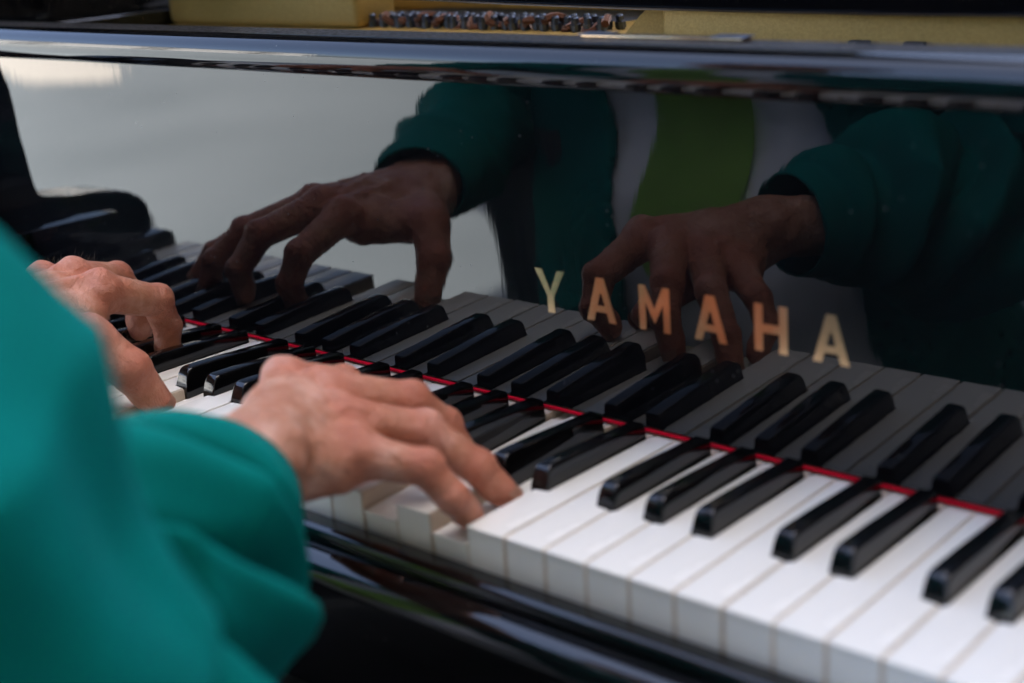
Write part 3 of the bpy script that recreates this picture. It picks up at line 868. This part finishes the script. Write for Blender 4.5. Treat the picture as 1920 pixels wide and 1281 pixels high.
def hand_hair():
    """fine hairs standing off the back of the left hand"""
    rng = random.Random(11); bm = bmesh.new(); H = LEFT
    me = BODY.data; off = world_loc(BODY)
    cand = []
    for v in me.vertices:
        if v.normal.z < .25: continue
        c = (v.co + off) * 1000; x, y, z = c.x, c.y, c.z - KEYH
        if z < 30: continue
        if -500 < x < -330 and -70 < y < 66: cand.append((Vector((x, y, z)), v.normal.copy(), 0))
    rng.shuffle(cand)
    for c, n, k in cand[:260]:
        L = rng.uniform(2, 6); lean = Vector((rng.uniform(-.6, .3), rng.uniform(-.3, .5), 0))
        d1 = (n + lean * .6).normalized(); d2 = (n * .4 + lean + Vector((-.3, .4, 0))).normalized()
        add_tube(bm, [c, c + d1 * L * .4, c + d1 * L * .55 + d2 * L * .25, c + d1 * L * .6 + d2 * L * .6], [.022, .02, .016, .008], 3)
    o = bm_obj('hand_hair', bm, PERSON, M_ARMHAIR); o['kind'] = 'stuff'
hand_hair()

# ------------------------------------------------------------------ clothes
def spline(pts, n):
    pts = np.array(pts, float); P_ = np.vstack([2 * pts[0] - pts[1], pts, 2 * pts[-1] - pts[-2]]); out = []
    m = len(pts) - 1
    for i in range(n):
        t = i / (n - 1) * m; k = min(int(t), m - 1); t -= k
        a, b, c, d = P_[k:k + 4]
        out.append(.5 * (2 * b + (c - a) * t + (2 * a - 5 * b + 4 * c - d) * t * t + (3 * b - a - 3 * c + d) * t ** 3))
    return np.array(out)

def sleeve(name, pts, radii, folds, parent, nu=150, nv=190, hem=5.0):
    c = spline(pts, nv); r = spline([(q, 0, 0) for q in radii], nv)[:, 0]
    s_ = np.concatenate([[0], np.cumsum(np.linalg.norm(np.diff(c, axis=0), axis=1))]); s_ = s_[-1] - s_      # distance from the cuff
    T = np.gradient(c, axis=0); T /= np.linalg.norm(T, axis=1)[:, None]
    U = unit(np.cross(T[0], (0, 0, 1)) + 1e-3); verts = []; 
    th = np.linspace(0, 2 * np.pi, nu, endpoint=False)
    Tend = unit(c[-1] - c[-12])
    for i in range(nv):
        t = T[i]
        U = unit(U - t * np.dot(U, t)); W = np.cross(t, U)
        dirs = np.cos(th)[:, None] * U + np.sin(th)[:, None] * W
        d = np.array([folds(s_[i], dirs[k], c[i] + dirs[k] * r[i]) for k in range(nu)])
        flat = 1 - .17 * math.exp(-(s_[i] / 70) ** 2); off_ = dirs * (r[i] + d)[:, None]; off_[:, 2] *= flat
        verts.append(c[i] + off_)
    last = verts[-1]; cc = last.mean(0)
    # rounded hem turned inside
    for off, sc in ((1.6, .995), (2.4, .975), (2.2, .945), (.5, .92), (-8, .90), (-30, .88)):
        verts.append(cc + (last - cc) * sc + Tend * off)
    A = np.concatenate(verts); R_ = len(verts); F = []
    i, k = np.meshgrid(np.arange(R_ - 1), np.arange(nu), indexing='ij'); k2 = (k + 1) % nu
    F = np.stack([i * nu + k, (i + 1) * nu + k, (i + 1) * nu + k2, i * nu + k2], -1).reshape(-1, 4)
    return from_mm(name, A, F, parent, M_TEAL)

def nz(p, s): return noise.noise(Vector((p[0] / s, p[1] / s, p[2] / s)))
def g(x, c, w): return math.exp(-((x - c) / w) ** 2)

def fold_generic(s, d, p):
    a = nz((p[0] + 300, p[1], p[2]), 55) * 7 + nz(p, 26) * 2.2
    q = s / 30 + 1.3 * d[2] + .8 * d[0] + 1.2 * nz(p, 80)
    a += 3.6 * (1 - 2 * abs(math.sin(q)) ** .8) * min(1, max(0, (s - 16) / 25))
    return a * min(1, .25 + s / 60)

def fold_right(s, d, p):
    a = nz((p[0] + 300, p[1], p[2]), 60) * 8 * min(1, .15 + s / 60) + nz((p[0], p[1] + 90, p[2] * .5), 38) * 9 * min(1, max(0, s - 120) / 80)
    q = s / 26 + 1.6 * d[2] - .9 * d[1] + 1.0 * nz(p, 90)
    a += 3.4 * (1 - 2 * abs(math.sin(q)) ** .8) * min(1, max(0, (s - 30) / 40))
    up = d[2] * .6 + d[0] * .5 - d[1] * .62
    # the deep valley behind the cuff and the rolls after it, on the side towards the camera
    w = min(1, max(0, up + .75) / .8)
    z_ = d[2] + .35 * nz(p, 70)
    a += -26 * w * g(s, 38 + 18 * z_, 9) + 13 * w * g(s, 60 + 22 * z_, 12) - 24 * w * g(s, 86 + 34 * z_, 10) + 14 * w * g(s, 110 + 28 * z_, 14) - 22 * w * g(s, 140 + 44 * z_, 13) + 5 * w * g(s, 172 + 36 * z_, 16) - 20 * w * g(s, 212 + 50 * z_, 15)
    a = max(a, -20 if s > 70 else -15 - s * .07)
    a += -1.5 * g(s, 14, 1.6) + 5 * g(s, 24, 11)
    return a

def build_clothes():
    jk = None
    # jacket body: open in front
    def jsdf(p):
        d = smin(torso_x(p, 17 + 0 * p[:, 0]), cap(p, (-430, -330, -120), (-400, -320, 250), 75, 70), 50)
        inner = torso_x(p, 10 + 0 * p[:, 0])
        x = p[:, 0] + 262
        op = np.maximum(np.abs(x - (30 - .34 * np.clip(p[:, 2] - 10, -60, 110))) - (99 - .14 * np.maximum(p[:, 2] - 120, 0)), -(p[:, 1] + 350))
        d = smax(d, -op, 8); d = smax(d, -(inner), 2)
        return smax(d, -(p[:, 2] + 215), 4)
    v, f = nets(jsdf, (-560, -590, -240), (120, -170, 400), 6.0, slack=40)
    rel = np.array([nz((q[0], q[1], q[2] * .5), 60) for q in v]) * 5
    ctr = np.array([-240, -335, 0]); dirn = v - ctr; dirn[:, 2] = 0; dirn /= np.linalg.norm(dirn, axis=1)[:, None] + 1e-6
    jk = from_mm('jacket', v + dirn * np.maximum(rel, -2)[:, None], f, PERSON, M_TEAL)
    sleeve('sleeve', [(-100, -330, 315), (-42, -300, 215), (14, -292, 130), (30, -284, 56), (-10, -236, 28), (-62, -174, 42), (-97, -107, 45)],
           [66, 68, 73, 72, 69, 65, 43], fold_right, jk)
    sleeve('sleeve', [(-410, -345, 315), (-460, -310, 210), (-490, -285, 105), (-500, -262, 66), (-472, -190, 56), (-434, -114, 52), (-412, -70, 51)],
           [70, 66, 62, 58, 52, 46, 40], fold_generic, jk, nu=110, nv=130)
    # front panel hanging open on the left, lining outwards
    bm = bmesh.new(); rows = []
    for i in range(24):
        t = i / 23; row = []
        for j in range(16):
            u = j / 15
            x = -405 - 105 * u + 10 * math.sin(t * 5 + u * 4); y = -246 - 16 * u + 7 * math.sin(u * 7 + t * 2); z = 60 - 215 * t
            row.append(bm.verts.new((x, y, z)))
        rows.append(row)
    for i in range(23):
        for j in range(15): bm.faces.new((rows[i][j], rows[i + 1][j], rows[i + 1][j + 1], rows[i][j + 1]))
    bmesh.ops.solidify(bm, geom=bm.faces[:], thickness=2.5)
    bm_obj('jacket_lining', bm, jk, M_LINING, smooth=True)
    # shirt
    def ssdf(p):
        d = smax(torso_x(p, 5 + 0 * p[:, 0]), -(p[:, 2] + 190), 4)
        return smax(d, p[:, 2] - 335, 4)
    v, f = nets(ssdf, (-540, -580, -220), (110, -180, 380), 7.0, slack=40)
    rel = np.array([nz((q[0], q[1], q[2] * 1.6), 45) for q in v]) * 3.0
    nrm = v - np.array([-240, -335, 0]); nrm[:, 2] = 0; nrm /= np.linalg.norm(nrm, axis=1)[:, None] + 1e-6
    sh = from_mm('shirt', v + nrm * rel[:, None], f, PERSON, M_SHIRT)
    bm = bmesh.new(); add_cyl(bm, (-262, -352, 325), (-262, -335, 400), 76, 64, 32, cap=False)
    bmesh.ops.solidify(bm, geom=bm.faces[:], thickness=4)
    bm_obj('collar', bm, sh, M_SHIRT, smooth=True)
    # tie: hangs over the shirt front
    zz = np.arange(-70, 331, 8.0); rows = []; bm = bmesh.new()
    pr = np.arange(-370, -150, 1.0)
    for z in zz:
        w = 51 - 26 * max(0, (z - 20) / 310) if z > -20 else max(2, 51 * (z + 72) / 52)
        cx = -262 - (z - 5) * .05 + 3 * math.sin(z / 50); row = []
        for j in range(11):
            u = j / 10 * 2 - 1; x = cx + u * w
            pp = np.stack([np.full_like(pr, x), pr, np.full_like(pr, z)], 1).astype(np.float32)
            dd = torso_x(pp, 5); k = np.argmax(dd > 0); y = pr[k] if dd.max() > 0 and k > 0 else -235
            row.append((x, y + 7 + 3.5 * (1 - u * u) + 1.6 * math.sin(z / 37 + u * 2), z))
        rows.append(row)
    R_ = np.array(rows)
    Y = R_[:, :, 1]
    for _ in range(3): Y[1:-1] = (Y[:-2] + Y[1:-1] * 2 + Y[2:]) / 4
    vv = [[bm.verts.new(tuple(q)) for q in row] for row in R_]
    for a, b in zip(vv, vv[1:]):
        for j in range(10): bm.faces.new((a[j], a[j + 1], b[j + 1], b[j]))
    bmesh.ops.solidify(bm, geom=bm.faces[:], thickness=3.0)
    bm_obj('tie', bm, PERSON, M_TIE, smooth=True)
    # trousers and shoes
    def tsdf(p):
        d = cap(p, (-370, -430, -175), (-220, -430, -175), 108, 108)
        for sx, kx in ((-330, -355), (-195, -205)):
            d = smin(d, cap(p, (sx, -420, -185), (kx, 60, -208), 88, 74), 40)
            d = smin(d, cap(p, (kx, 60, -208), (kx, 60, -640), 66, 58), 15)
        return smax(d, p[:, 2] + 95, 10)
    v, f = nets(tsdf, (-520, -580, -720), (-60, 160, -70), 9.0, slack=50)
    from_mm('trousers', v, f, PERSON, M_TROUS)
    for kx in (-355, -205):
        def shoe(p):
            d = smin(cap(p, (kx, 30, -693), (kx, 190, -700), 36, 30), cap(p, (kx, 55, -670), (kx, 60, -640), 40, 38), 30)
            return smax(d, -(p[:, 2] + 729), 3)
        v, f = nets(shoe, (kx - 70, -40, -735), (kx + 70, 260, -590), 5.0, slack=20)
        from_mm('shoe', v, f, PERSON, M_SHOE)
    # hair
    def hsdf(p):
        q = p.copy(); q[:, 0] += 262; q[:, 1] += 75
        d = ell(q, (0, -228, 556), (82, 98, 116))
        cutp = smax((q[:, 1] + 150) * .8 - (q[:, 2] - 600) * .75, -(q[:, 2] - 490), 10)
        d = smax(d, (q[:, 1] + 168) - (q[:, 2] - 600) * .7, 12)
        return smax(d, -(q[:, 2] - 480) - (q[:, 1] + 230) * .35, 12)
    v, f = nets(hsdf, (-370, -430, 420), (-150, -160, 690), 5.0, slack=40)
    v = v + np.array([[nz(q, 9) * 2.5, nz(q[::-1], 9) * 2.5, nz(q, 14) * 2] for q in v])
    from_mm('hair', v, f, PERSON, M_HAIR)
build_clothes()

# bench under the player
BENCH = empty('piano_bench', V((-255, -440, -KEYH)), 'black padded piano bench under the person in the teal jacket', 'bench')
box('seat', -530, 20, -600, -330, -345, -290, BENCH, M_BENCH, bev=14, seg=4)
for x in (-505, -5):
    for y in (-575, -355): box('leg', x - 20, x + 20, y - 20, y + 20, -KEYH, -346, BENCH, M_CASE, bev=2)

# the building added out of view to shade the piano
def occluder():
    T = empty('occluder', V((1500, 0, -KEYH)), 'added, unseen brown rendered three storey building beside the piano, casting shade over the piano', 'occluder')
    box('wall', 1500, 8000, -12000, 2600, -KEYH, 8200, T, M_RENDER, bev=0)
    box('roof', 1400, 8100, -12100, 2700, 8201, 8400, T, M_ROOF, bev=20)
    box('occluder_wing', 200, 1499, -3600, -1700, -KEYH, 8200, T, M_RENDER, bev=0)  # added close behind the camera to block sky light
    for fl_ in (300, 3200, 6000):
        for i in range(4):
            y = -11400 + i * 1900 if i < 3 else 600
            f = box('window', 1455, 1499, y, y + 1100, fl_, fl_ + 1600, T, M_IVORY, bev=4)
            box('pane', 1450, 1454, y + 80, y + 1020, fl_ + 80, fl_ + 1520, f, M_GLASS, bev=0)
occluder()

# pale sunlit houses across the square, mirrored in the rounded top of the fallboard
M_WHITEWALL = cloth_mat('white_render', (.78, .75, .69), (.84, .81, .76), weave=60, sheen=0)
def townhouse(y0, y1, h, lab, m):
    T = empty('townhouse', V((-30000, (y0 + y1) / 2, -KEYH)), lab, 'house', 'pale houses across the square')
    box('wall', -38000, -30000, y0, y1, -KEYH, h, T, m, bev=0)
    box('roof', -38300, -29700, y0 - 80, y1 + 80, h + 1, h + 260, T, M_ROOF, bev=30)
    n = int((y1 - y0) / 3200)
    for z in np.arange(300, h - 1800, 3000):
        for i in range(n):
            y = y0 + (i + .5) * (y1 - y0) / n
            f = box('window', -29990, -29940, y - 550, y + 550, z, z + 1500, T, M_IVORY, bev=4)
            box('pane', -29938, -29934, y - 470, y + 470, z + 80, z + 1420, f, M_GLASS, bev=0)
townhouse(-26000, -9000, 6200, 'low white house across the square, behind the player to the left', M_WHITEWALL)
townhouse(-6000, 14000, 9300, 'tall white three storey house across the square, level with the piano', M_WHITEWALL)
townhouse(16000, 40000, 6600, 'low white house across the square, beyond the tail of the piano', M_WHITEWALL)
